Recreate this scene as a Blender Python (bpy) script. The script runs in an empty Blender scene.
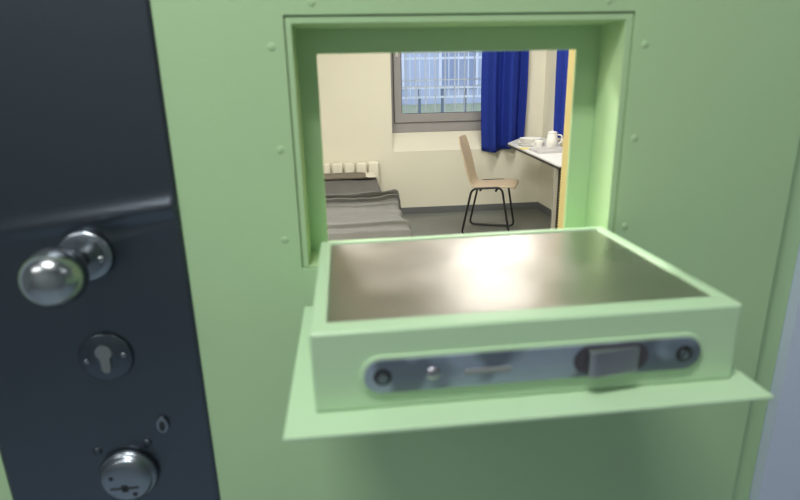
import bpy, bmesh, math, random
from mathutils import Vector, Matrix, noise
random.seed(7)
S = bpy.context.scene
COL = S.collection
PI = math.pi

# ------------------------------------------------------------------ camera, world, light, exposure
cam_d = bpy.data.cameras.new('camera'); cam = bpy.data.objects.new('camera', cam_d); COL.objects.link(cam)
Rm = [[0.994554, -0.102039, -0.021246], [-0.050056, -0.288821, -0.956074], [0.09142, 0.95193, -0.292356]]
right = Vector(Rm[0]); up = -Vector(Rm[1]); fwd = Vector(Rm[2])
M = Matrix((right, up, -fwd)).transposed().to_4x4(); M.translation = Vector((0, -0.55, 1.29))
cam.matrix_world = M
cam_d.sensor_width = 36; cam_d.lens = 24.77; cam_d.clip_start = 0.02
cam_d.dof.use_dof = True; cam_d.dof.focus_distance = 4.6; cam_d.dof.aperture_fstop = 6.5
S.camera = cam
S.view_settings.view_transform = 'Standard'; S.view_settings.look = 'None'
S.view_settings.exposure = 0.4; S.view_settings.gamma = 1.0; S.view_settings.use_curve_mapping = False

w = bpy.data.worlds.new('overcast_sky'); S.world = w; w.use_nodes = True
bg = w.node_tree.nodes['Background']; bg.inputs[0].default_value = (0.62, 0.70, 0.92, 1); bg.inputs[1].default_value = 1.5

def area(name, loc, sx, sy, power, col, rot=(0, 0, 0), parent=None):
    l = bpy.data.lights.new(name, 'AREA'); l.shape = 'RECTANGLE'; l.size = sx; l.size_y = sy
    l.energy = power; l.color = col
    o = bpy.data.objects.new(name, l); COL.objects.link(o); o.location = loc; o.rotation_euler = rot
    if parent: o.parent = parent
    return o
area('corridor_lamp_light', (-0.30, -0.68, 2.455), 0.50, 0.14, 14.5, (1.0, 1.0, 0.97))
area('corridor_far_lamp_light', (1.9, -1.0, 2.455), 1.1, 0.14, 2.0, (0.92, 0.97, 1.0))
area('corridor_left_fill_light', (-1.5, -1.25, 2.455), 1.1, 0.14, 6.5, (1.0, 1.0, 0.97))  # unseen fill light, added to brighten the door from the left
area('cell_lamp_light', (1.15, 3.50, 2.50), 0.14, 1.05, 17, (1.0, 0.97, 0.91), rot=(0, 0, -0.85))
area('cell_entrance_fill_light', (-0.55, 1.35, 2.50), 0.7, 0.2, 66, (1.0, 0.97, 0.91))  # unseen fill light, added to brighten the partition, bed and cell walls

# ------------------------------------------------------------------ materials
def mat(name, col, rough=0.5, metal=0.0, noise_amt=0.0, nscale=8.0, bump=0.0, bscale=60.0, spec=0.5, stretch=None, rvar=0.0, clear=0.0):
    m = bpy.data.materials.new(name); m.use_nodes = True; nt = m.node_tree
    b = nt.nodes['Principled BSDF']
    b.inputs['Base Color'].default_value = (*col, 1); b.inputs['Roughness'].default_value = rough
    b.inputs['Metallic'].default_value = metal; b.inputs['Specular IOR Level'].default_value = spec
    b.inputs['Coat Weight'].default_value = clear
    tc = nt.nodes.new('ShaderNodeTexCoord'); mp = nt.nodes.new('ShaderNodeMapping')
    nt.links.new(tc.outputs['Object'], mp.inputs[0])
    if stretch: mp.inputs['Scale'].default_value = stretch
    nz = nt.nodes.new('ShaderNodeTexNoise'); nz.inputs['Scale'].default_value = nscale; nz.inputs['Detail'].default_value = 5
    nt.links.new(mp.outputs[0], nz.inputs[0])
    if noise_amt:
        mx = nt.nodes.new('ShaderNodeMix'); mx.data_type = 'RGBA'
        mx.inputs[6].default_value = (*[c * (1 - noise_amt) for c in col], 1)
        mx.inputs[7].default_value = (*[min(1, c * (1 + noise_amt)) for c in col], 1)
        nt.links.new(nz.outputs[0], mx.inputs[0]); nt.links.new(mx.outputs[2], b.inputs['Base Color'])
    if rvar:
        mr = nt.nodes.new('ShaderNodeMapRange'); mr.inputs[1].default_value = .3; mr.inputs[2].default_value = .7
        mr.inputs[3].default_value = rough - rvar; mr.inputs[4].default_value = rough + rvar
        nt.links.new(nz.outputs[0], mr.inputs[0]); nt.links.new(mr.outputs[0], b.inputs['Roughness'])
    if bump:
        n2 = nt.nodes.new('ShaderNodeTexNoise'); n2.inputs['Scale'].default_value = bscale; n2.inputs['Detail'].default_value = 4
        nt.links.new(mp.outputs[0], n2.inputs[0])
        bp = nt.nodes.new('ShaderNodeBump'); bp.inputs['Strength'].default_value = bump; bp.inputs['Distance'].default_value = 0.002
        nt.links.new(n2.outputs[0], bp.inputs['Height']); nt.links.new(bp.outputs[0], b.inputs['Normal'])
    return m
def emit(name, col, s):
    m = bpy.data.materials.new(name); m.use_nodes = True; b = m.node_tree.nodes['Principled BSDF']
    b.inputs['Base Color'].default_value = (*col, 1); b.inputs['Emission Color'].default_value = (*col, 1); b.inputs['Emission Strength'].default_value = s
    return m

GREEN = mat('green_door_paint', (0.41, 0.60, 0.335), 0.42, 0, 0.04, 5, 0.10, 240, spec=0.45)
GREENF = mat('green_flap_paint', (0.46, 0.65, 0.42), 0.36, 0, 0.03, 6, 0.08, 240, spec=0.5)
PLATE = mat('dark_steel_plate', (0.100, 0.116, 0.136), 0.37, 1.0, 0.06, 3, 0.10, 500, stretch=(1, 1, 0.1))
STEEL = mat('brushed_steel_tray', (0.46, 0.43, 0.40), 0.33, 1.0, 0.10, 7, 0.5, 16, rvar=0.07)
CHROME = mat('polished_steel_knob', (0.36, 0.38, 0.39), 0.24, 1.0, 0.03, 6)
SATIN = mat('satin_steel', (0.25, 0.28, 0.31), 0.30, 1.0, 0.05, 12)
FACE = mat('lock_faceplate_steel', (0.34, 0.38, 0.47), 0.50, 1.0, 0.32, 18, 0.1, 90, rvar=0.08)
BOLT = mat('latch_bolt_steel', (0.42, 0.42, 0.46), 0.35, 1.0, 0.15, 60)
BLACKH = mat('dark_keyhole', (0.015, 0.017, 0.02), 0.6)
def painted_reflections():  # dark reflection blotches painted into the faceplate colour with thresholded noise
    nt = FACE.node_tree; b = nt.nodes['Principled BSDF']
    nz = [n for n in nt.nodes if n.type == 'TEX_NOISE'][0]; nz.inputs['Detail'].default_value = 2
    mr = nt.nodes.new('ShaderNodeMapRange'); mr.inputs[1].default_value = .46; mr.inputs[2].default_value = .54
    mx = [n for n in nt.nodes if n.type == 'MIX'][0]
    nt.links.new(nz.outputs[0], mr.inputs[0]); nt.links.new(mr.outputs[0], mx.inputs[0])
painted_reflections()
GREYCYL = mat('dull_nickel', (0.30, 0.31, 0.31), 0.5, 0.4)
WALLC = mat('blue_grey_corridor_paint', (0.56, 0.63, 0.76), 0.6, 0, 0.04, 3, 0.1, 90)
CORR = mat('corridor_dim_paint', (0.44, 0.46, 0.46), 0.7, 0, 0.04, 3)
CORRF = mat('corridor_linoleum', (0.46, 0.54, 0.64), 0.35, 0, 0.15, 5)
CREAM = mat('cream_wall_paint', (0.84, 0.81, 0.69), 0.75, 0, 0.02, 2, 0.15, 120)
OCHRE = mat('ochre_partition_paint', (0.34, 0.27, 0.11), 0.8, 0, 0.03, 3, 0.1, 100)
CEIL = mat('white_ceiling_paint', (0.82, 0.80, 0.74), 0.85, 0, 0.02, 4)
FLOORC = mat('grey_linoleum', (0.19, 0.205, 0.19), 0.38, 0, 0.10, 18, 0.05, 60)
BASE = mat('dark_grey_skirting', (0.15, 0.155, 0.165), 0.5, 0, 0.05, 20)
WFRAME = mat('grey_window_frame', (0.36, 0.345, 0.36), 0.45, 0, 0.04, 10)
GASK = mat('black_rubber_gasket', (0.05, 0.045, 0.06), 0.6)
BLUE = mat('blue_curtain_cloth', (0.018, 0.040, 0.30), 0.8, 0, 0.12, 30, 0.3, 300, spec=0.2)
WOOD = mat('beech_plywood', (0.62, 0.50, 0.35), 0.42, 0, 0.12, 14, 0.05, 60, stretch=(1, 1, 6))
TUBE = mat('black_steel_tube', (0.012, 0.012, 0.014), 0.35)
WHITE = mat('white_laminate', (0.78, 0.79, 0.80), 0.4, 0, 0.02, 10)
EDGE = mat('dark_edge_band', (0.03, 0.028, 0.03), 0.6)
LEGM = mat('pale_steel_leg', (0.45, 0.43, 0.39), 0.4, 0.3)
RAIL = mat('dark_perforated_rail', (0.05, 0.045, 0.035), 0.5, 0.2)
CHINA = mat('white_plastic_crockery', (0.85, 0.84, 0.82), 0.3, 0, 0.02, 10)
TRAYM = mat('pale_grey_tray', (0.52, 0.51, 0.52), 0.4, 0, 0.03, 20)
YELL = mat('yellow_paper', (0.75, 0.65, 0.22), 0.6, 0, 0.05, 30)
BEIGE = mat('beige_plastic', (0.60, 0.54, 0.38), 0.5)
SHEET = mat('grey_bedding', (0.150, 0.146, 0.142), 0.9, 0, 0.10, 9, 0.4, 180, spec=0.2)
BLANK = mat('grey_blanket_wool', (0.20, 0.198, 0.192), 0.95, 0, 0.12, 12, 0.5, 220, spec=0.15)
PILL = mat('brown_grey_pillow', (0.20, 0.175, 0.14), 0.9, 0, 0.10, 12, 0.3, 200)
PILW = mat('off_white_lining', (0.75, 0.71, 0.60), 0.9)
RADM = mat('white_radiator_enamel', (0.88, 0.84, 0.72), 0.45)
BEDF = mat('dark_bed_frame', (0.12, 0.11, 0.10), 0.6)
GRASS = mat('outdoor_grass', (0.36, 0.40, 0.24), 0.95, 0, 0.45, 7)
FAC = mat('pale_facade', (0.56, 0.62, 0.74), 0.85, 0, 0.10, 1.2)
FACD = mat('facade_window_glass', (0.34, 0.40, 0.54), 0.3)
BAR = mat('pale_galvanised_bars', (0.88, 0.90, 0.93), 0.5, 0.2)
BARD = mat('grey_galvanised_posts', (0.22, 0.26, 0.33), 0.5, 0.2)
HOUSING = mat('white_lamp_housing', (0.8, 0.8, 0.8), 0.5)
LAMPE = emit('lamp_diffuser', (1.0, 0.97, 0.9), 3.0)
def glass():
    m = bpy.data.materials.new('window_glass'); m.use_nodes = True; nt = m.node_tree
    for n in list(nt.nodes): nt.nodes.remove(n)
    o = nt.nodes.new('ShaderNodeOutputMaterial'); t = nt.nodes.new('ShaderNodeBsdfTransparent'); g = nt.nodes.new('ShaderNodeBsdfGlossy')
    t.inputs[0].default_value = (0.93, 0.95, 0.97, 1); g.inputs['Roughness'].default_value = 0.03
    f = nt.nodes.new('ShaderNodeFresnel'); f.inputs[0].default_value = 1.45
    mx = nt.nodes.new('ShaderNodeMixShader'); nt.links.new(f.outputs[0], mx.inputs[0]); nt.links.new(t.outputs[0], mx.inputs[1]); nt.links.new(g.outputs[0], mx.inputs[2]); nt.links.new(mx.outputs[0], o.inputs[0])
    return m
GLASS = glass()

# ------------------------------------------------------------------ helpers
def obj(name, bm, m, parent=None, bevel=0, smooth=False, sub=0, seg=2):
    me = bpy.data.meshes.new(name); bmesh.ops.recalc_face_normals(bm, faces=bm.faces[:]); bm.to_mesh(me); bm.free()
    for mm in (m if isinstance(m, (list, tuple)) else [m]): me.materials.append(mm)
    o = bpy.data.objects.new(name, me); COL.objects.link(o)
    if parent: o.parent = parent
    if smooth:
        for p in me.polygons: p.use_smooth = True
    if bevel:
        b = o.modifiers.new('bevel', 'BEVEL'); b.width = bevel; b.segments = seg; b.limit_method = 'ANGLE'; b.angle_limit = math.radians(40)
    if sub:
        s = o.modifiers.new('sub', 'SUBSURF'); s.levels = sub; s.render_levels = sub
    return o
def tag(o, label=None, cat=None, group=None, kind=None):
    if label: o['label'] = label
    if cat: o['category'] = cat
    if group: o['group'] = group
    if kind: o['kind'] = kind
    return o
def thing(name, loc, label, cat, group=None):
    o = bpy.data.objects.new(name, None); o.empty_display_size = 0.05; COL.objects.link(o); o.location = loc
    bpy.context.view_layer.update()
    return tag(o, label, cat, group)
def fix(o):
    # geometry is modelled in world coordinates: keep it there when parenting
    o.matrix_parent_inverse = Matrix.Translation(-o.parent.location)
    return o
def part(name, bm, m, parent, **k): 
    o = obj(name, bm, m, parent, **k)
    if parent.type == 'EMPTY': o.matrix_parent_inverse = Matrix.Translation(-parent.location)
    return o
def struct(name, bm, m, **k): return tag(obj(name, bm, m, **k), kind='structure')
def box(x0, x1, y0, y1, z0, z1, bm=None, mi=0):
    bm = bm or bmesh.new()
    v = [bm.verts.new((x, y, z)) for x in (x0, x1) for y in (y0, y1) for z in (z0, z1)]
    for q in ((0, 1, 3, 2), (4, 6, 7, 5), (0, 4, 5, 1), (2, 3, 7, 6), (0, 2, 6, 4), (1, 5, 7, 3)):
        f = bm.faces.new([v[i] for i in q]); f.material_index = mi
    return bm
def ring(ox0, ox1, oz0, oz1, ix0, ix1, iz0, iz1, y0, y1, bm=None):
    """rectangular frame in the XZ plane, extruded along Y"""
    bm = bm or bmesh.new(); L = []
    for y in (y0, y1):
        o = [bm.verts.new((x, y, z)) for x, z in ((ox0, oz0), (ox1, oz0), (ox1, oz1), (ox0, oz1))]
        i = [bm.verts.new((x, y, z)) for x, z in ((ix0, iz0), (ix1, iz0), (ix1, iz1), (ix0, iz1))]
        L.append((o, i))
    for k in range(4):
        n = (k + 1) % 4
        for (o, i) in L: bm.faces.new((o[k], o[n], i[n], i[k]))
        bm.faces.new((L[0][0][k], L[0][0][n], L[1][0][n], L[1][0][k]))
        bm.faces.new((L[0][1][k], L[0][1][n], L[1][1][n], L[1][1][k]))
    return bm
def lathe(prof, c, axis='Z', n=40, bm=None):
    """prof: list of (radius, height); axis Z, or 'Y' pointing to -Y"""
    bm = bm or bmesh.new(); rows = []
    for r, h in prof:
        row = []
        for k in range(n):
            a = 2 * PI * k / n
            if axis == 'Z': p = (c[0] + r * math.cos(a), c[1] + r * math.sin(a), c[2] + h)
            else: p = (c[0] + r * math.cos(a), c[1] - h, c[2] + r * math.sin(a))
            row.append(bm.verts.new(p))
        rows.append(row)
    for a, b in zip(rows, rows[1:]):
        for k in range(n): bm.faces.new((a[k], a[(k + 1) % n], b[(k + 1) % n], b[k]))
    bm.faces.new(rows[0]); bm.faces.new(rows[-1])
    return bm
def poly_prism(pts, y0, y1, bm=None):
    """outline in XZ extruded along Y"""
    bm = bm or bmesh.new()
    a = [bm.verts.new((x, y0, z)) for x, z in pts]; b = [bm.verts.new((x, y1, z)) for x, z in pts]
    bm.faces.new(a); bm.faces.new(b)
    for k in range(len(pts)): n = (k + 1) % len(pts); bm.faces.new((a[k], a[n], b[n], b[k]))
    return bm
def flat_prism(pts, z0, z1, bm=None):
    bm = bm or bmesh.new()
    a = [bm.verts.new((x, y, z0)) for x, y in pts]; b = [bm.verts.new((x, y, z1)) for x, y in pts]
    bm.faces.new(a); bm.faces.new(b)
    for k in range(len(pts)): n = (k + 1) % len(pts); bm.faces.new((a[k], a[n], b[n], b[k]))
    return bm
def stadium(x0, x1, zc, h, n=12):
    r = h / 2; p = []
    for k in range(n + 1): a = PI / 2 + PI * k / n; p.append((x0 + r + r * math.cos(a), zc + r * math.sin(a)))
    for k in range(n + 1): a = -PI / 2 + PI * k / n; p.append((x1 - r + r * math.cos(a), zc + r * math.sin(a)))
    return p
def tube(pts, r, bm=None, closed=False, n=10, corner=0.0):
    bm = bm or bmesh.new(); P = [Vector(p) for p in pts]
    if corner:
        Q = []; N = len(P)
        for i, p in enumerate(P):
            if not closed and i in (0, N - 1): Q.append(p); continue
            a = P[(i - 1) % N]; b = P[(i + 1) % N]
            d1 = (a - p).normalized() * min(corner, (a - p).length * .45); d2 = (b - p).normalized() * min(corner, (b - p).length * .45)
            for t in [k / 6 for k in range(7)]:
                Q.append(p + d1 * (1 - t) ** 2 + d2 * t ** 2)
        P = Q
    rows = []; N = len(P); up = None
    for i, p in enumerate(P):
        if closed: d = (P[(i + 1) % N] - P[(i - 1) % N]).normalized()
        else: d = (P[min(i + 1, N - 1)] - P[max(i - 1, 0)]).normalized()
        if up is None: up = Vector((0, 0, 1)) if abs(d.z) < .9 else Vector((0, 1, 0))
        s = d.cross(up).normalized(); u = s.cross(d).normalized(); up = u
        rows.append([bm.verts.new(p + s * r * math.cos(2 * PI * k / n) + u * r * math.sin(2 * PI * k / n)) for k in range(n)])
    pairs = list(zip(rows, rows[1:]))
    for a, b in pairs:
        for k in range(n): bm.faces.new((a[k], a[(k + 1) % n], b[(k + 1) % n], b[k]))
    if closed:
        a, b = rows[-1], rows[0]
        off = min(range(n), key=lambda o: (a[0].co - b[o].co).length)
        for k in range(n): bm.faces.new((a[k], a[(k + 1) % n], b[(k + 1 + off) % n], b[(k + off) % n]))
    else: bm.faces.new(rows[0]); bm.faces.new(rows[-1])
    return bm

# ------------------------------------------------------------------ setting: corridor
DX0, DX1 = -0.470, 0.484       # door leaf
struct('floor', box(-3.0, 3.0, -2.0, 0.10, -0.10, 0.0), CORRF)
struct('ceiling', box(-3.0, 3.0, -2.0, 0.02, 2.5, 2.6), CORR)
struct('wall_corridor_back', box(-3.0, 3.0, -2.1, -2.0, 0, 2.5), CORR)
struct('wall_corridor_left', box(-3.1, -3.0, -2.0, 0.10, 0, 2.5), CORR)
struct('wall_corridor_right', box(3.0, 3.1, -2.0, 0.10, 0, 2.5), CORR)
# front wall of the cell, with the doorway cut out
bm = box(0.522, 3.0, 0.0, 0.12, 0, 2.5); box(-3.0, -0.503, 0.0, 0.12, 0, 2.5, bm); box(-0.503, 0.522, 0.0, 0.12, 2.10, 2.5, bm)
struct('wall_front', bm, WALLC)
bm = bmesh.new()
box(0.487, 0.522, 0.014, 0.11, 0, 2.10, bm); box(-0.503, -0.473, 0.014, 0.11, 0, 2.10, bm); box(-0.473, 0.487, 0.014, 0.11, 2.07, 2.10, bm)
struct('trim_1', bm, GREEN, bevel=0.002)

# ------------------------------------------------------------------ setting: cell
WX0, WX1, WY = -1.35, 1.98, 4.90
floor2 = struct('floor', box(WX0 - .1, WX1 + .1, 0.10, WY + .3, -0.10, 0.0), FLOORC)
struct('ceiling', box(WX0 - .1, WX1 + .1, 0.12, WY + .3, 2.55, 2.65), CEIL)
struct('wall_left', box(WX0 - .1, WX0, 0.12, WY, 0, 2.55), CREAM)
struct('wall_right', box(WX1, WX1 + .1, 0.12, WY + .3, 0, 2.55), CREAM)
struct('wall_entrance', box(WX0 - .1, -0.503, 0.12, 0.14, 0, 2.55), CREAM)
# back wall with window opening and a slanting sill
WL, WR, WZ0, WZ1 = 0.472, 1.70, 0.795, 1.95
bm = box(WX0 - .1, WL, WY, WY + .3, 0, 2.55); box(WR, WX1, WY, WY + .3, 0, 2.55, bm); box(WL, WR, WY, WY + .3, WZ1, 2.55, bm)
box(WL, WR, WY, WY + .3, 0, 0.63, bm)
vs = [bm.verts.new(p) for p in ((WL, WY, .63), (WR, WY, .63), (WR, WY + .3, .63), (WL, WY + .3, .63), (WL, WY + .19, WZ0), (WR, WY + .19, WZ0), (WR, WY + .3, WZ0), (WL, WY + .3, WZ0))]
for q in ((0, 1, 5, 4), (4, 5, 6, 7), (0, 4, 7, 3), (1, 2, 6, 5), (2, 3, 7, 6), (0, 3, 2, 1)): bm.faces.new([vs[i] for i in q])
struct('wall_back', bm, CREAM)
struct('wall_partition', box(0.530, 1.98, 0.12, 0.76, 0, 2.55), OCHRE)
struct('baseboard_back', box(WX0, WX1, WY - .012, WY, 0, 0.065), BASE, bevel=0.002)
struct('baseboard_right', box(WX1 - .012, WX1, 0.76, WY - .012, 0, 0.065), BASE, bevel=0.002)
struct('baseboard_left', box(WX0, WX0 + .012, 0.14, WY - .012, 0, 0.065), BASE, bevel=0.002)

# window
yw = WY + .195
win = struct('window_1', ring(WL + .002, WR - .002, WZ0 + .002, WZ1 - .002, WL + .055, WR - .06, WZ0 + .11, WZ1 - .06, yw, yw + .07), WFRAME, bevel=0.003)
sx0, sx1, sz0, sz1 = WL + .045, WR - .05, WZ0 + .100, WZ1 - .05
sash = obj('window_sash', ring(sx0, sx1, sz0, sz1, sx0 + .072, sx1 - .07, sz0 + .085, sz1 - .07, yw - .018, yw + .05), WFRAME, win, bevel=0.004)
obj('gasket', ring(sx0 + .071, sx1 - .069, sz0 + .084, sz1 - .069, sx0 + .076, sx1 - .074, sz0 + .089, sz1 - .074, yw - .015, yw + .02), GASK, sash)
obj('rebate_seal', ring(sx0 - .006, sx1 + .006, sz0 - .006, sz1 + .006, sx0 - .0005, sx1 + .0005, sz0 - .0005, sz1 + .0005, yw - .004, yw - .001), GASK, sash)
obj('window_pane', box(sx0 + .072, sx1 - .07, yw + .008, yw + .014, sz0 + .085, sz1 - .07), GLASS, sash)
hb = box(sx0 + .018, sx0 + .045, yw - .027, yw - .018, 1.52, 1.58); box(sx0 + .024, sx0 + .038, yw - .045, yw - .03, 1.535, 1.66, hb)
obj('window_handle', hb, CHINA, sash, bevel=0.003)

# ------------------------------------------------------------------ outdoors
tag(obj('lawn', box(-8, 12, 5.6, 16, 0.10, 0.72), GRASS), kind='structure')
fb = thing('apartment_building', (2.5, 14, .72), 'pale blue-grey building facade seen through the barred window', 'building')
bm = box(-6, 11, 14, 15.9, .72, 7)
part('facade_wall', bm, FAC, fb)
for i in range(7):
    x = -3.2 + i * 1.9
    for z in (1.1, 3.4):
        bm = ring(x, x + 1.0, z, z + 1.4, x + .06, x + .94, z + .06, z + 1.34, 13.95, 14.02)
        wf = part('facade_window', bm, BAR, fb)
        obj('pane', box(x + .06, x + .94, 13.99, 14.01, z + .06, z + 1.34), FACD, wf)
for wf in fb.children:
    for g in wf.children: pass
fn = thing('metal_fence', (2.0, 8.2, .72), 'pale galvanised bar fence on the grass outside the window', 'fence')
for z in (1.05, 1.19, 1.62): part('rail', box(-2.5, 6.5, 8.185, 8.215, z - .016, z + .016), BAR, fn)
for i in range(25): 
    x = -2.4 + i * .36
    part('post', box(x - .02, x + .02, 8.22, 8.26, .72, 1.19), BARD, fn, bevel=0.004)
for i in range(60):
    x = -2.4 + i * .15
    part('bar', box(x - .006, x + .006, 8.17, 8.184, 1.05, 2.4), BAR, fn)
gr = thing('window_grille', (1.08, 5.21, .85), 'fine pale security grille fixed just outside the cell window', 'grille')
for z in (0.93, 1.235, 1.30, 1.56, 1.90): part('rail', box(WL - .05, WR + .05, 5.2005, 5.212, z - .005, z + .005), BAR, gr)
for i in range(13):
    x = WL - .02 + i * .1
    part('bar', box(x - .005, x + .005, 5.2125, 5.2205, 0.80, 1.98), BAR, gr)

# ------------------------------------------------------------------ cell furniture
def cloth(xr, yr, zf, nx, ny, thick=0.004):
    bm = bmesh.new(); g = []
    for i in range(nx + 1):
        g.append([bm.verts.new(zf(xr[0] + (xr[1] - xr[0]) * i / nx, yr[0] + (yr[1] - yr[0]) * j / ny, i / nx, j / ny)) for j in range(ny + 1)])
    for i in range(nx):
        for j in range(ny): bm.faces.new((g[i][j], g[i + 1][j], g[i + 1][j + 1], g[i][j + 1]))
    return bm
def curtain(name, label, fixed, a0, a1, z0, z1, axis, seed, waves):
    """a pleated hanging cloth; axis 'x' hangs along X at Y=fixed"""
    def f(u, v, s, t):
        ph = seed + waves * 2 * PI * (s + .035 * math.sin(3 * t + seed))
        amp = .036 + .016 * (1 - t)
        off = amp * math.sin(ph) + .010 * math.sin(2.3 * ph + seed)
        flare = (s - .5) * .05 * math.sin(PI * (1 - t) * .9)
        zz = v - .02 * (1 - t) * math.sin(s * 5 + seed)
        a = u + flare
        return (a, fixed + off, zz) if axis == 'x' else (fixed + off, a, zz)
    bm = cloth((a0, a1), (z0, z1), f, 90, 30)
    o = tag(obj(name, bm, BLUE, smooth=True), label, 'curtain', 'blue cell curtains')
    s = o.modifiers.new('thick', 'SOLIDIFY'); s.thickness = .003
    return o
curtain('curtain', 'wide dark blue pleated curtain hanging at the right side of the barred window', 4.83, 1.365, 1.757, 0.625, 2.18, 'x', 0.4, 2.4)
curtain('curtain', 'dark blue curtain on the right wall, partly cut off behind the table crockery', 1.935, 3.70, 4.47, 0.775, 2.18, 'y', 2.2, 4)
for nm, p0, p1, lab in (('curtain_rod', (0.35, 4.83, 2.19), (1.88, 4.83, 2.19), 'grey curtain rod above the barred window'), ('curtain_rod', (1.925, 3.3, 2.19), (1.925, 4.6, 2.19), 'grey curtain rod on the right cell wall above the table')):
    bm = tube([p0, p1], .011)
    for q in (p0, p1):
        e = Vector(q)
        if nm and p0[1] == p1[1]: tube([e, (e.x, WY + .001, e.z)], .007, bm)
        else: tube([e, (WX1 + .001, e.y, e.z)], .007, bm)
    tag(obj(nm, bm, LEGM, smooth=True), lab, 'curtain rod')

# radiator
rd = thing('radiator', (0.0, 4.82, 0.0), 'cream white column radiator on the back wall behind the head of the bed', 'radiator')
for i in range(8):
    x = -0.545 + i * .117
    part('column', box(x - .049, x + .049, 4.785, 4.855, .12, .548), RADM, rd, bevel=.012, seg=3)
for z in (.17, .38): part('pipe', tube([(-.66, 4.82, z), (.33, 4.82, z)], .018), RADM, rd, smooth=True)
for x in (-.55, .25): part('bracket', box(x - .02, x + .02, 4.85, 4.899, .40, .44), RADM, rd)
for x in (-.55, .25): part('foot', box(x - .015, x + .015, 4.80, 4.85, 0, .13), RADM, rd)

# bed
bed = thing('bed', (-.12, 3.62, 0), 'low cell bed with grey mattress along the left wall, radiator behind its head', 'bed')
part('bed_frame', box(-.56, .30, 2.62, 4.70, .16, .25), BEDF, bed, bevel=.008)
for x in (-.53, .27):
    for y in (2.70, 4.66): part('leg', box(x - .025, x + .025, y - .025, y + .025, 0, .16), BEDF, bed, bevel=.004)
def mz(x, y):
    return .012 * noise.noise(Vector((x * 3, y * 3, 1.3))) + .006 * noise.noise(Vector((x * 9, y * 9, 4)))
def slab(x0, x1, y0, y1, zb, zt, nx, ny, disp, rnd=.03):
    bm = bmesh.new(); T = []; B = []
    for i in range(nx + 1):
        rT = []; rB = []
        for j in range(ny + 1):
            x = x0 + (x1 - x0) * i / nx; y = y0 + (y1 - y0) * j / ny
            e = min(min(x - x0, x1 - x), min(y - y0, y1 - y)); k = max(0, 1 - e / rnd)
            z = zt - (zt - zb) * .5 * (1 - math.sqrt(max(0, 1 - k * k))) + disp(x, y)
            rT.append(bm.verts.new((x, y, z))); rB.append(bm.verts.new((x, y, zb)))
        T.append(rT); B.append(rB)
    for i in range(nx):
        for j in range(ny):
            bm.faces.new((T[i][j], T[i + 1][j], T[i + 1][j + 1], T[i][j + 1])); bm.faces.new((B[i][j], B[i][j + 1], B[i + 1][j + 1], B[i + 1][j]))
    for i in range(nx):
        for j in (0, ny): bm.faces.new((T[i][j], T[i + 1][j], B[i + 1][j], B[i][j]))
    for j in range(ny):
        for i in (0, nx): bm.faces.new((T[i][j], B[i][j], B[i][j + 1], T[i][j + 1]))
    return bm
def sheet_d(x, y):
    w = .010 * noise.noise(Vector((x * 4, y * 2.5, 1.3))) + .010 * abs(noise.noise(Vector((x * 11 + y * 3, y * 5, 4))))
    return w
part('mattress', slab(-.56, .305, 2.60, 4.72, .25, .43, 44, 90, sheet_d), SHEET, bed, smooth=True)

# blanket lying over the lower part of the bed: a rolled upper hem, creases and a hanging side
def blanket():
    bm = bmesh.new(); nx, ny = 100, 190; g = []
    y0, y1 = 2.50, 3.50
    for i in range(nx + 1):
        row = []
        for j in range(ny + 1):
            s = i / nx; t = j / ny
            x = -.575 + s * 1.02
            y = y0 + (y1 - y0) * t + t * (-.09 * (1 - s) + .035 * math.sin(s * 7))
            edge = .325 + .022 * (y - 2.6) + .010 * math.sin(y * 5.5) + .006 * math.sin(y * 23)
            wr = .012 * noise.noise(Vector((x * 2.2, y * 7, .5))) + .020 * abs(noise.noise(Vector((x * 2.0 + 3, y * 13, 2.1)))) + .003 * noise.noise(Vector((x * 18, y * 18, 7)))
            def fold(c, wd, h, lean=.5):
                d = (t - c) / wd
                return h * math.exp(-d * d) if d < 0 else h * math.exp(-(d / lean) ** 2)
            rg = fold(.955 - .02 * math.sin(s * 5), .022, .075, .5) + fold(.885 + .03 * s, .012, .045, .3) + fold(.80 - .05 * s + .01 * math.sin(s * 12), .015, .018)
            rg += fold(.52 + .06 * math.sin(s * 3), .03, .012) + fold(.17 + .03 * math.sin(s * 6), .030, .040) + fold(.30 - .04 * s, .02, .012)
            rg -= .030 * math.exp(-((t - .905 - .03 * s) / .006) ** 2) + .018 * math.exp(-((t - .835 + .05 * s) / .006) ** 2) + .014 * math.exp(-((t - .60 - .05 * math.sin(s * 4)) / .005) ** 2) * (s > .0) + .022 * math.exp(-((t - .225 - .03 * math.sin(s * 6)) / .006) ** 2)
            z = .462 + wr + rg; y -= max(0, rg) * 1.1
            if t > .985: z -= (t - .985) / .015 * .05
            if x > edge:
                d = x - edge; a = min(d / .03, 1) * PI / 2
                z -= .03 * (1 - math.cos(a)) + max(0, d - .03) * .95; x = edge + .03 * math.sin(a) + max(0, d - .03) * .12 + .008 * math.sin(y * 30)
            if t < .07:
                d = (.07 - t) * (y1 - y0); z -= d * 2.0; y += d * .70
            row.append(bm.verts.new((x, y, z)))
        g.append(row)
    for i in range(nx):
        for j in range(ny): bm.faces.new((g[i][j], g[i + 1][j], g[i + 1][j + 1], g[i][j + 1]))
    return bm
o = tag(obj('blanket', blanket(), BLANK, smooth=True), 'rumpled grey blanket spread over the lower part of the bed', 'blanket')
sm = o.modifiers.new('thick', 'SOLIDIFY'); sm.thickness = .006; sm.offset = -1

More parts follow.
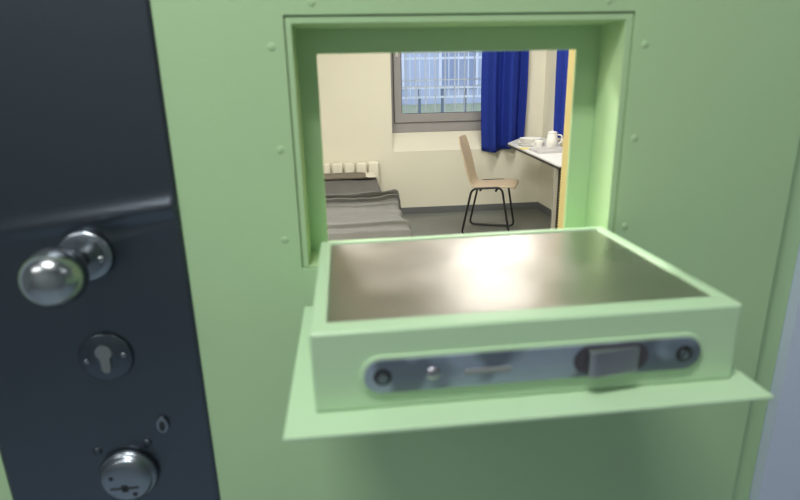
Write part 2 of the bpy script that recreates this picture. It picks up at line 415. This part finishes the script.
# pillow: flat, folded, brown-grey with a pale end
pw = thing('pillow', (-.1, 4.60, .44), 'flat brown-grey pillow with off-white end at the head of the bed', 'pillow')
def pz(x, y): return .008 * noise.noise(Vector((x * 8, y * 8, 3)))
part('pillow_body', slab(-.54, .20, 4.50, 4.70, .443, .478, 40, 16, pz, rnd=.06), PILL, pw, smooth=True)
part('pillow_end', slab(.175, .285, 4.50, 4.70, .448, .473, 16, 16, pz, rnd=.04), PILW, pw, smooth=True)

# chair (side frames are closed loops that rise beside the seat)
ch = thing('chair', (1.237, 4.078, 0), 'beech plywood chair with black tube frame facing the table', 'chair')
F = Vector((.924, -.383, 0)).normalized(); Sd = Vector((.383, .924, 0)).normalized(); O = Vector((1.237, 4.078, 0))
def cp(f, s, z): return O + F * f + Sd * s + Vector((0, 0, z))
for s in (-.205, .205):
    so = s
    part('side_frame', tube([cp(-.205, s, .010), cp(.205, s, .010), cp(.130, so, .436), cp(-.120, so, .418)], .0095, closed=True, corner=.05, n=10), TUBE, ch, smooth=True)
for f in (-.05, .08): part('crossbar', tube([cp(f, -.20, .405), cp(f, .20, .405)], .009), TUBE, ch, smooth=True)
# one-piece plywood shell
prof = [(.232, .414), (.217, .428), (.17, .432), (.08, .424), (-.02, .416), (-.08, .415), (-.125, .422), (-.152, .445), (-.168, .49), (-.188, .57), (-.212, .66), (-.235, .74), (-.256, .81), (-.263, .833)]
bm = bmesh.new(); rows = []; NP = len(prof)
for i, (f, z) in enumerate(prof):
    t = i / (NP - 1)
    wid = .19 if i > 0 else .165
    if i in (5, 6, 7, 8): wid = .165
    if i >= 9: wid = .17 + (.01 if i < 12 else 0)
    if i == NP - 1: wid = .14
    row = []
    for k in range(13):
        q = -1 + 2 * k / 12
        cur = .018 * q * q
        if i < 6: row.append(bm.verts.new(cp(f, q * wid, z + cur * .5)))
        else: row.append(bm.verts.new(cp(f + cur * .9, q * wid, z)))
    rows.append(row)
for a, b in zip(rows, rows[1:]):
    for k in range(12): bm.faces.new((a[k], a[k + 1], b[k + 1], b[k]))
sh = part('seat_shell', bm, WOOD, ch, smooth=True, sub=1)
m_ = sh.modifiers.new('thick', 'SOLIDIFY'); m_.thickness = .011; m_.offset = 0

# table
tb = thing('table', (1.68, 3.8, 0), 'white topped table with dark edge along the right cell wall', 'table')
outl = [(1.402, 2.95), (1.978, 2.95), (1.978, 4.70), (1.672, 4.69), (1.473, 4.365)]
part('tabletop', flat_prism(outl, .728, .740), WHITE, tb, bevel=.001)
def grow(o, d): return [(x - d if x < 1.9 else x, y - d if y < 3 else y + (d if y > 4.5 else 0)) for x, y in o]
part('edge_band', flat_prism(grow(outl, .002), .712, .7285), EDGE, tb)
part('leg', box(1.405, 1.428, 3.02, 3.05, 0, .712), LEGM, tb, bevel=.003)
bm = box(1.430, 1.437, 3.02, 3.06, 0, .712); box(1.470, 1.477, 3.02, 3.06, 0, .712, bm); box(1.437, 1.470, 3.05, 3.054, 0, .712, bm)
rail = part('perforated_rail', bm, RAIL, tb)
bm = bmesh.new()
for k in range(34): box(1.444, 1.463, 3.044, 3.05, .02 + k * .0205, .029 + k * .0205, bm)
part('rail_slots', bm, BEIGE, tb)
part('leg', box(1.94, 1.97, 2.97, 3.0, 0, .712), LEGM, tb, bevel=.003)
part('wall_bracket', box(1.90, 1.978, 4.55, 4.58, .60, .712), LEGM, tb, bevel=.003)
part('apron', box(1.432, 1.94, 2.975, 2.99, .66, .712), LEGM, tb)

# crockery
def plate_prof(r): return [(r * .78, 0), (r * .84, .002), (r * .97, .012), (r, .0165), (r * .985, .018), (r * .93, .0155), (r * .75, .006), (.001, .005)]
names = ['lowest white plate of the stack on the white table', 'white plate second from the bottom of the stack on the table', 'white plate second from the top of the stack on the table', 'topmost white plate of the stack on the white table']
px, py = 1.610, 4.14
base = None
for i, nm in enumerate(names):
    r = .118 if i < 2 else .100
    tag(obj('plate', lathe(plate_prof(r), (px, py, .7405 + i * .0145), n=36), CHINA, smooth=True), nm, 'plate', 'stacked plates on the table')
tag(obj('serving_tray', None or slab(1.475, 1.83, 3.56, 3.79, .741, .749, 60, 40, lambda x, y: (.012 if min(x - 1.475, 1.83 - x, y - 3.56, 3.79 - y) < .012 else 0), rnd=.008), TRAYM), 'pale grey flat tray at the front edge of the table, below the jug', 'tray')
tag(obj('paper_napkin', slab(1.445, 1.53, 3.85, 3.97, .741, .745, 10, 10, lambda x, y: .003 * noise.noise(Vector((x * 30, y * 30, 0))), rnd=.004), YELL), 'folded yellow paper beside the stack of plates on the table', 'napkin')
cup = thing('cup', (1.59, 3.885, .741), 'small white cup between the stacked plates and the tall jug', 'cup')
part('cup_body', lathe([(.022, 0), (.026, .002), (.033, .055), (.034, .066), (.031, .066), (.029, .05), (.022, .006), (.001, .005)], (1.590, 3.885, .741), n=28), CHINA, cup, smooth=True)
part('handle', tube([(1.560, 3.88, .792), (1.539, 3.875, .785), (1.541, 3.875, .763), (1.563, 3.88, .758)], .004, corner=.012), CHINA, cup, smooth=True)
jg = thing('jug', (1.69, 3.86, .741), 'tall white jug standing on the table among the crockery', 'jug')
part('jug_body', lathe([(.040, 0), (.045, .003), (.046, .06), (.042, .095), (.037, .115), (.038, .126), (.034, .126), (.033, .11), (.037, .09), (.037, .01), (.001, .008)], (1.690, 3.86, .741), n=32), CHINA, jg, smooth=True)
part('lid', lathe([(.039, 0), (.039, .006), (.028, .011), (.008, .013), (.009, .018), (.001, .020)], (1.690, 3.86, .866), n=28), CHINA, jg, smooth=True)
part('handle', tube([(1.728, 3.85, .852), (1.768, 3.845, .845), (1.766, 3.845, .79), (1.732, 3.85, .775)], .006, corner=.02), CHINA, jg, smooth=True)
tag(obj('beaker', lathe([(.026, 0), (.032, .07), (.030, .07), (.024, .004), (.001, .004)], (1.815, 3.93, .741), n=28), BEIGE, smooth=True), 'beige beaker at the right of the white jug on the table', 'beaker')

# lamps
def lamp(x, y, z, sx, sy, lab, a=0):
    t = thing('ceiling_light', (x, y, z), lab, 'lamp', 'ceiling lights')
    part('housing', box(x - sx / 2 - .02, x + sx / 2 + .02, y - sy / 2 - .02, y + sy / 2 + .02, z - .028, z), HOUSING, t, bevel=.004)
    part('diffuser', box(x - sx / 2, x + sx / 2, y - sy / 2, y + sy / 2, z - .036, z - .026), LAMPE, t, bevel=.002)
    t.rotation_euler = (0, 0, a)
lamp(-0.30, -0.68, 2.5, .50, .14, 'short strip light on the corridor ceiling above the door')
lamp(1.9, -1.0, 2.5, 1.1, .14, 'long strip light on the corridor ceiling right of the door')
lamp(-1.5, -1.25, 2.5, 1.1, .14, 'added long fill light on the corridor ceiling left of the door')  # unseen fixture added to house the left fill light
lamp(-0.55, 1.35, 2.55, .70, .20, 'added fill light on the cell ceiling near the door')  # added fixture around the entrance fill light, out of view
lamp(1.15, 3.50, 2.55, .14, 1.05, 'strip light on the cell ceiling between bed and table', -0.85)

# ------------------------------------------------------------------ the door
HX0, HX1, HZ0, HZ1 = -0.043, 0.279, 1.108, 1.343
door = struct('door_1', ring(DX0, DX1, 0.006, 2.066, -0.0495, 0.2870, 1.1060, 1.3500, 0.0, 0.055), GREEN, bevel=0.0008)
door['label'] = 'light green steel cell door with an open serving hatch'
# back frame of the hatch: narrower opening at the cell side
obj('hatch_back_frame', ring(HX0 - .03, HX1 + .03, HZ0 - .03, HZ1 + .03, -0.0235, 0.2535, 1.118, 1.319, 0.0565, 0.0600), GREEN, door, bevel=.001)
obj('hatch_frame', ring(-0.0485, 0.2860, 1.107, 1.3490, HX0, HX1, HZ0, HZ1, 0.0015, 0.0562), GREEN, door, bevel=.0020, seg=3)
for i, (x, z) in enumerate([(-.023, 1.361), (-.062, 1.323), (-.062, 1.229), (-.065, 1.138), (.259, 1.360), (.300, 1.320), (.299, 1.229), (.298, 1.135)]):
    obj('rivet', lathe([(.0038, -.0005), (.0036, .0002), (.0025, .0005), (.0008, .0006)], (x, 0, z), 'Y', 20), GREEN, door, smooth=True)

# steel lock plate with a soft slanting crease
def lock_plate():
    bm = bmesh.new(); x0, x1, z0, z1 = -.388, -.1645, .60, 1.62; nx, nz = 60, 240; T = []; B = []
    for i in range(nx + 1):
        a = []; b = []
        for j in range(nz + 1):
            x = x0 + (x1 - x0) * i / nx; z = z0 + (z1 - z0) * j / nz
            zc = 1.1695 + (x + .245) * .115; zd = 1.144 + (x + .235) * .21; u = i / nx
            y = -.0022 - .0062 * math.exp(-((z - zc) / .0080) ** 2) * (0.10 + .90 * u ** .9)
            y -= .0018 * math.exp(-((z - zd) / .0035) ** 2) * max(0, u - .6) / .4
            if i in (0, nx) or j in (0, nz): y = -.0010
            a.append(bm.verts.new((x, y, z))); b.append(bm.verts.new((x, .0004, z)))
        T.append(a); B.append(b)
    for i in range(nx):
        for j in range(nz): bm.faces.new((T[i][j], T[i + 1][j], T[i + 1][j + 1], T[i][j + 1]))
    for i in range(nx):
        for j in (0, nz): bm.faces.new((T[i][j], T[i + 1][j], B[i + 1][j], B[i][j]))
    for j in range(nz):
        for i in (0, nx): bm.faces.new((T[i][j], B[i][j], B[i][j + 1], T[i][j + 1]))
    return bm
lp = obj('lock_plate', lock_plate(), PLATE, door, smooth=True); lp['label'] = 'dark steel lock plate'
PY = -.0022
# round knob on a rose
kn = obj('door_knob', lathe([(.009, .000), (.009, .030), (.011, .034), (.0175, .0365), (.0225, .0415), (.0260, .049), (.0270, .057), (.0260, .065), (.0225, .0728), (.0170, .0785), (.0090, .0825), (.001, .0836)], (-.262, PY, 1.130), 'Y', 56), CHROME, door, smooth=True)
rs = obj('knob_rose', lathe([(.0265, 0), (.0262, .004), (.024, .0068), (.019, .0078), (.001, .008)], (-.2585, PY, 1.133), 'Y', 48), SATIN, door, smooth=True)
obj('screw', lathe([(.0035, .0), (.0035, .009), (.002, .0100), (.0005, .0102)], (-.2425, PY, 1.130), 'Y', 20), CHROME, rs, smooth=True)
# cylinder rosette
cx, cz = -.2585, 1.0215
rs = obj('cylinder_rosette', lathe([(.0275, 0), (.0272, .0022), (.025, .0036), (.001, .0038)], (cx, PY, cz), 'Y', 48), PLATE, door, smooth=True)
pts = []
for k in range(21):
    a = -PI * .30 + (PI * 1.6) * k / 20; pts.append((cx + .0085 * math.cos(a), cz + .0065 + .0085 * math.sin(a)))
pts += [(cx - .0045, cz - .013), (cx - .002, cz - .0165), (cx + .002, cz - .0165), (cx + .0045, cz - .013)]
cyl = obj('lock_cylinder', poly_prism(pts, PY - .0036, PY - .0060), GREYCYL, rs, bevel=.0005)
for dx, dz in ((-.0185, -.003), (.0185, .002)):
    obj('screw', lathe([(.0032, 0), (.0030, .0048), (.0005, .0052)], (cx + dx, PY, cz + dz), 'Y', 16), SATIN, rs, smooth=True)
# small key escutcheon
ex, ez = -.2135, .936
e = obj('key_cover', poly_prism([(ex + .0065 * math.cos(a), ez + .010 * math.sin(a)) for a in [2 * PI * k / 24 for k in range(24)]], PY, PY - .0035), SATIN, door, bevel=.001)
obj('keyhole', poly_prism([(ex + .0032 * math.cos(a), ez - .001 + .0062 * math.sin(a)) for a in [2 * PI * k / 16 for k in range(16)]], PY - .0030, PY - .0040), BLACKH, e)
# security lock with domed cover
lx, lz = -.2575, .877
lk = obj('security_lock', lathe([(.0315, 0), (.0312, .006), (.029, .009), (.0275, .0095), (.0268, .013), (.024, .0160), (.017, .0175), (.001, .018)], (lx, PY, lz), 'Y', 56), SATIN, door, smooth=True)
slot = box(lx - .016, lx + .014, PY - .0186, PY - .0165, lz - .0085, lz - .0060)
box(lx - .004, lx + .003, PY - .0186, PY - .0165, lz - .012, lz - .003, slot)
obj('key_slot', slot, BLACKH, lk, bevel=.0006)
for dx, dz, r in ((-.013, .006, .0028), (.009, -.016, .0028)):
    obj('screw_hole', lathe([(r, .014), (r, .0176), (r * .5, .0178)], (lx + dx, PY, lz + dz), 'Y', 16), BLACKH, lk)
for dx, dz in ((-.030, .030), (.024, .036)):
    obj('rivet', lathe([(.0050, 0), (.0045, .0012), (.001, .0020)], (lx + dx, PY, lz + dz), 'Y', 20), PLATE, door, smooth=True)

# ------------------------------------------------------------------ the open serving hatch flap
BX0, BX1, BYF, BYB, BZ0, BZ1 = -.0285, .2720, -.2200, -.0005, 1.0765, 1.1355
fl = thing('serving_hatch_flap', (.12, -.0, 1.08), 'light green hatch flap folded down from the cell door as a tray', 'hatch flap')
# hollow top: rim around a sunken tray
PX0, PX1, PYF, PYB = -.0175, .2630, -.2010, -.0080
def flap_body():
    bm = bmesh.new()
    def rect(x0, x1, y0, y1, z): return [bm.verts.new(p) for p in ((x0, y0, z), (x1, y0, z), (x1, y1, z), (x0, y1, z))]
    o0 = rect(BX0, BX1, BYF, BYB, BZ0); o1 = rect(BX0, BX1, BYF, BYB, BZ1)
    i1 = rect(PX0, PX1, PYF, PYB, BZ1); i0 = rect(PX0, PX1, PYF, PYB, BZ1 - .004)
    for A, B in ((o0, o1), (o1, i1), (i1, i0)):
        for k in range(4): n = (k + 1) % 4; bm.faces.new((A[k], A[n], B[n], B[k]))
    bm.faces.new(o0); bm.faces.new(i0)
    return bm
part('flap_body', flap_body(), GREENF, fl, bevel=.0022, seg=3)
part('flap_skirt', box(-.0480, .2860, -.2450, -.0280, 1.0735, 1.0765), GREENF, fl, bevel=.0008)
part('steel_tray', box(PX0 + .0006, PX1 - .0006, PYF + .0006, PYB - .0006, BZ1 - .004, BZ1 - .0016), STEEL, fl, bevel=.0006)['label'] = 'scratched steel inlay on top of the flap'
hg = tube([(-.027, -.0135, 1.0770), (.270, -.0135, 1.0770)], .0062, n=14); box(-.027, .270, -.030, -.014, 1.0737, 1.0762, hg); box(-.027, .270, -.009, -.0002, 1.0737, 1.0762, hg)
part('hinge', hg, GREENF, fl)
part('lock_pad', poly_prism(stadium(.0025, .2460, 1.1020, .0300), BYF + .0005, BYF - .0018), GREENF, fl, bevel=.0010)
fp = part('lock_faceplate', poly_prism(stadium(.0055, .2430, 1.1022, .0245), BYF - .0016, BYF - .0032), FACE, fl, bevel=.0005)
def sub(name, bm, m, **k):
    o = obj(name, bm, m, fp, **k); return o
FY = BYF - .0032
for x in (.0180, .2305):
    s_ = sub('screw', lathe([(.0064, -.001), (.0061, .0004), (.0005, .0004)], (x, FY, 1.1022), 'Y', 24), BLACKH)
    obj('screw', lathe([(.0038, .0), (.0034, .0012), (.0018, .0014), (.0005, .0006)], (x, FY, 1.1015), 'Y', 20), SATIN, fp)
sub('release_button', lathe([(.0052, -.001), (.0050, .0012), (.0035, .0022), (.0005, .0025)], (.0520, FY, 1.1022), 'Y', 24), BOLT, smooth=True)
sub('slot_cover', box(.0735, .1060, FY - .0008, FY + .001, 1.0993, 1.1033), GREYCYL, bevel=.0005)
sub('bolt_opening', poly_prism(stadium(.1500, .2040, 1.1030, .0205), FY + .0005, FY - .0003), GASK)
# sprung latch bolt: slanted nose
bm = bmesh.new()
a = [bm.verts.new(p) for p in ((.1590, FY, 1.0925), (.1590, FY - .0062, 1.0925), (.1625, FY - .0075, 1.0925), (.1950, FY - .0035, 1.0925), (.1960, FY, 1.0925))]
b = [bm.verts.new((v.co.x, v.co.y, 1.1120)) for v in a]
bm.faces.new(a); bm.faces.new(b)
for k in range(5): n = (k + 1) % 5; bm.faces.new((a[k], a[n], b[n], b[k]))
sub('latch_bolt', bm, BOLT, bevel=.0010)
# parts of the faceplate were added to a mesh parent that itself carries the offset
bpy.context.view_layer.update()
for root in [o for o in COL.objects if o.type == 'EMPTY']:
    for c in root.children:
        for g_ in c.children: g_.matrix_parent_inverse = Matrix.Identity(4)
fl.rotation_euler = (0, -0.008, 0)
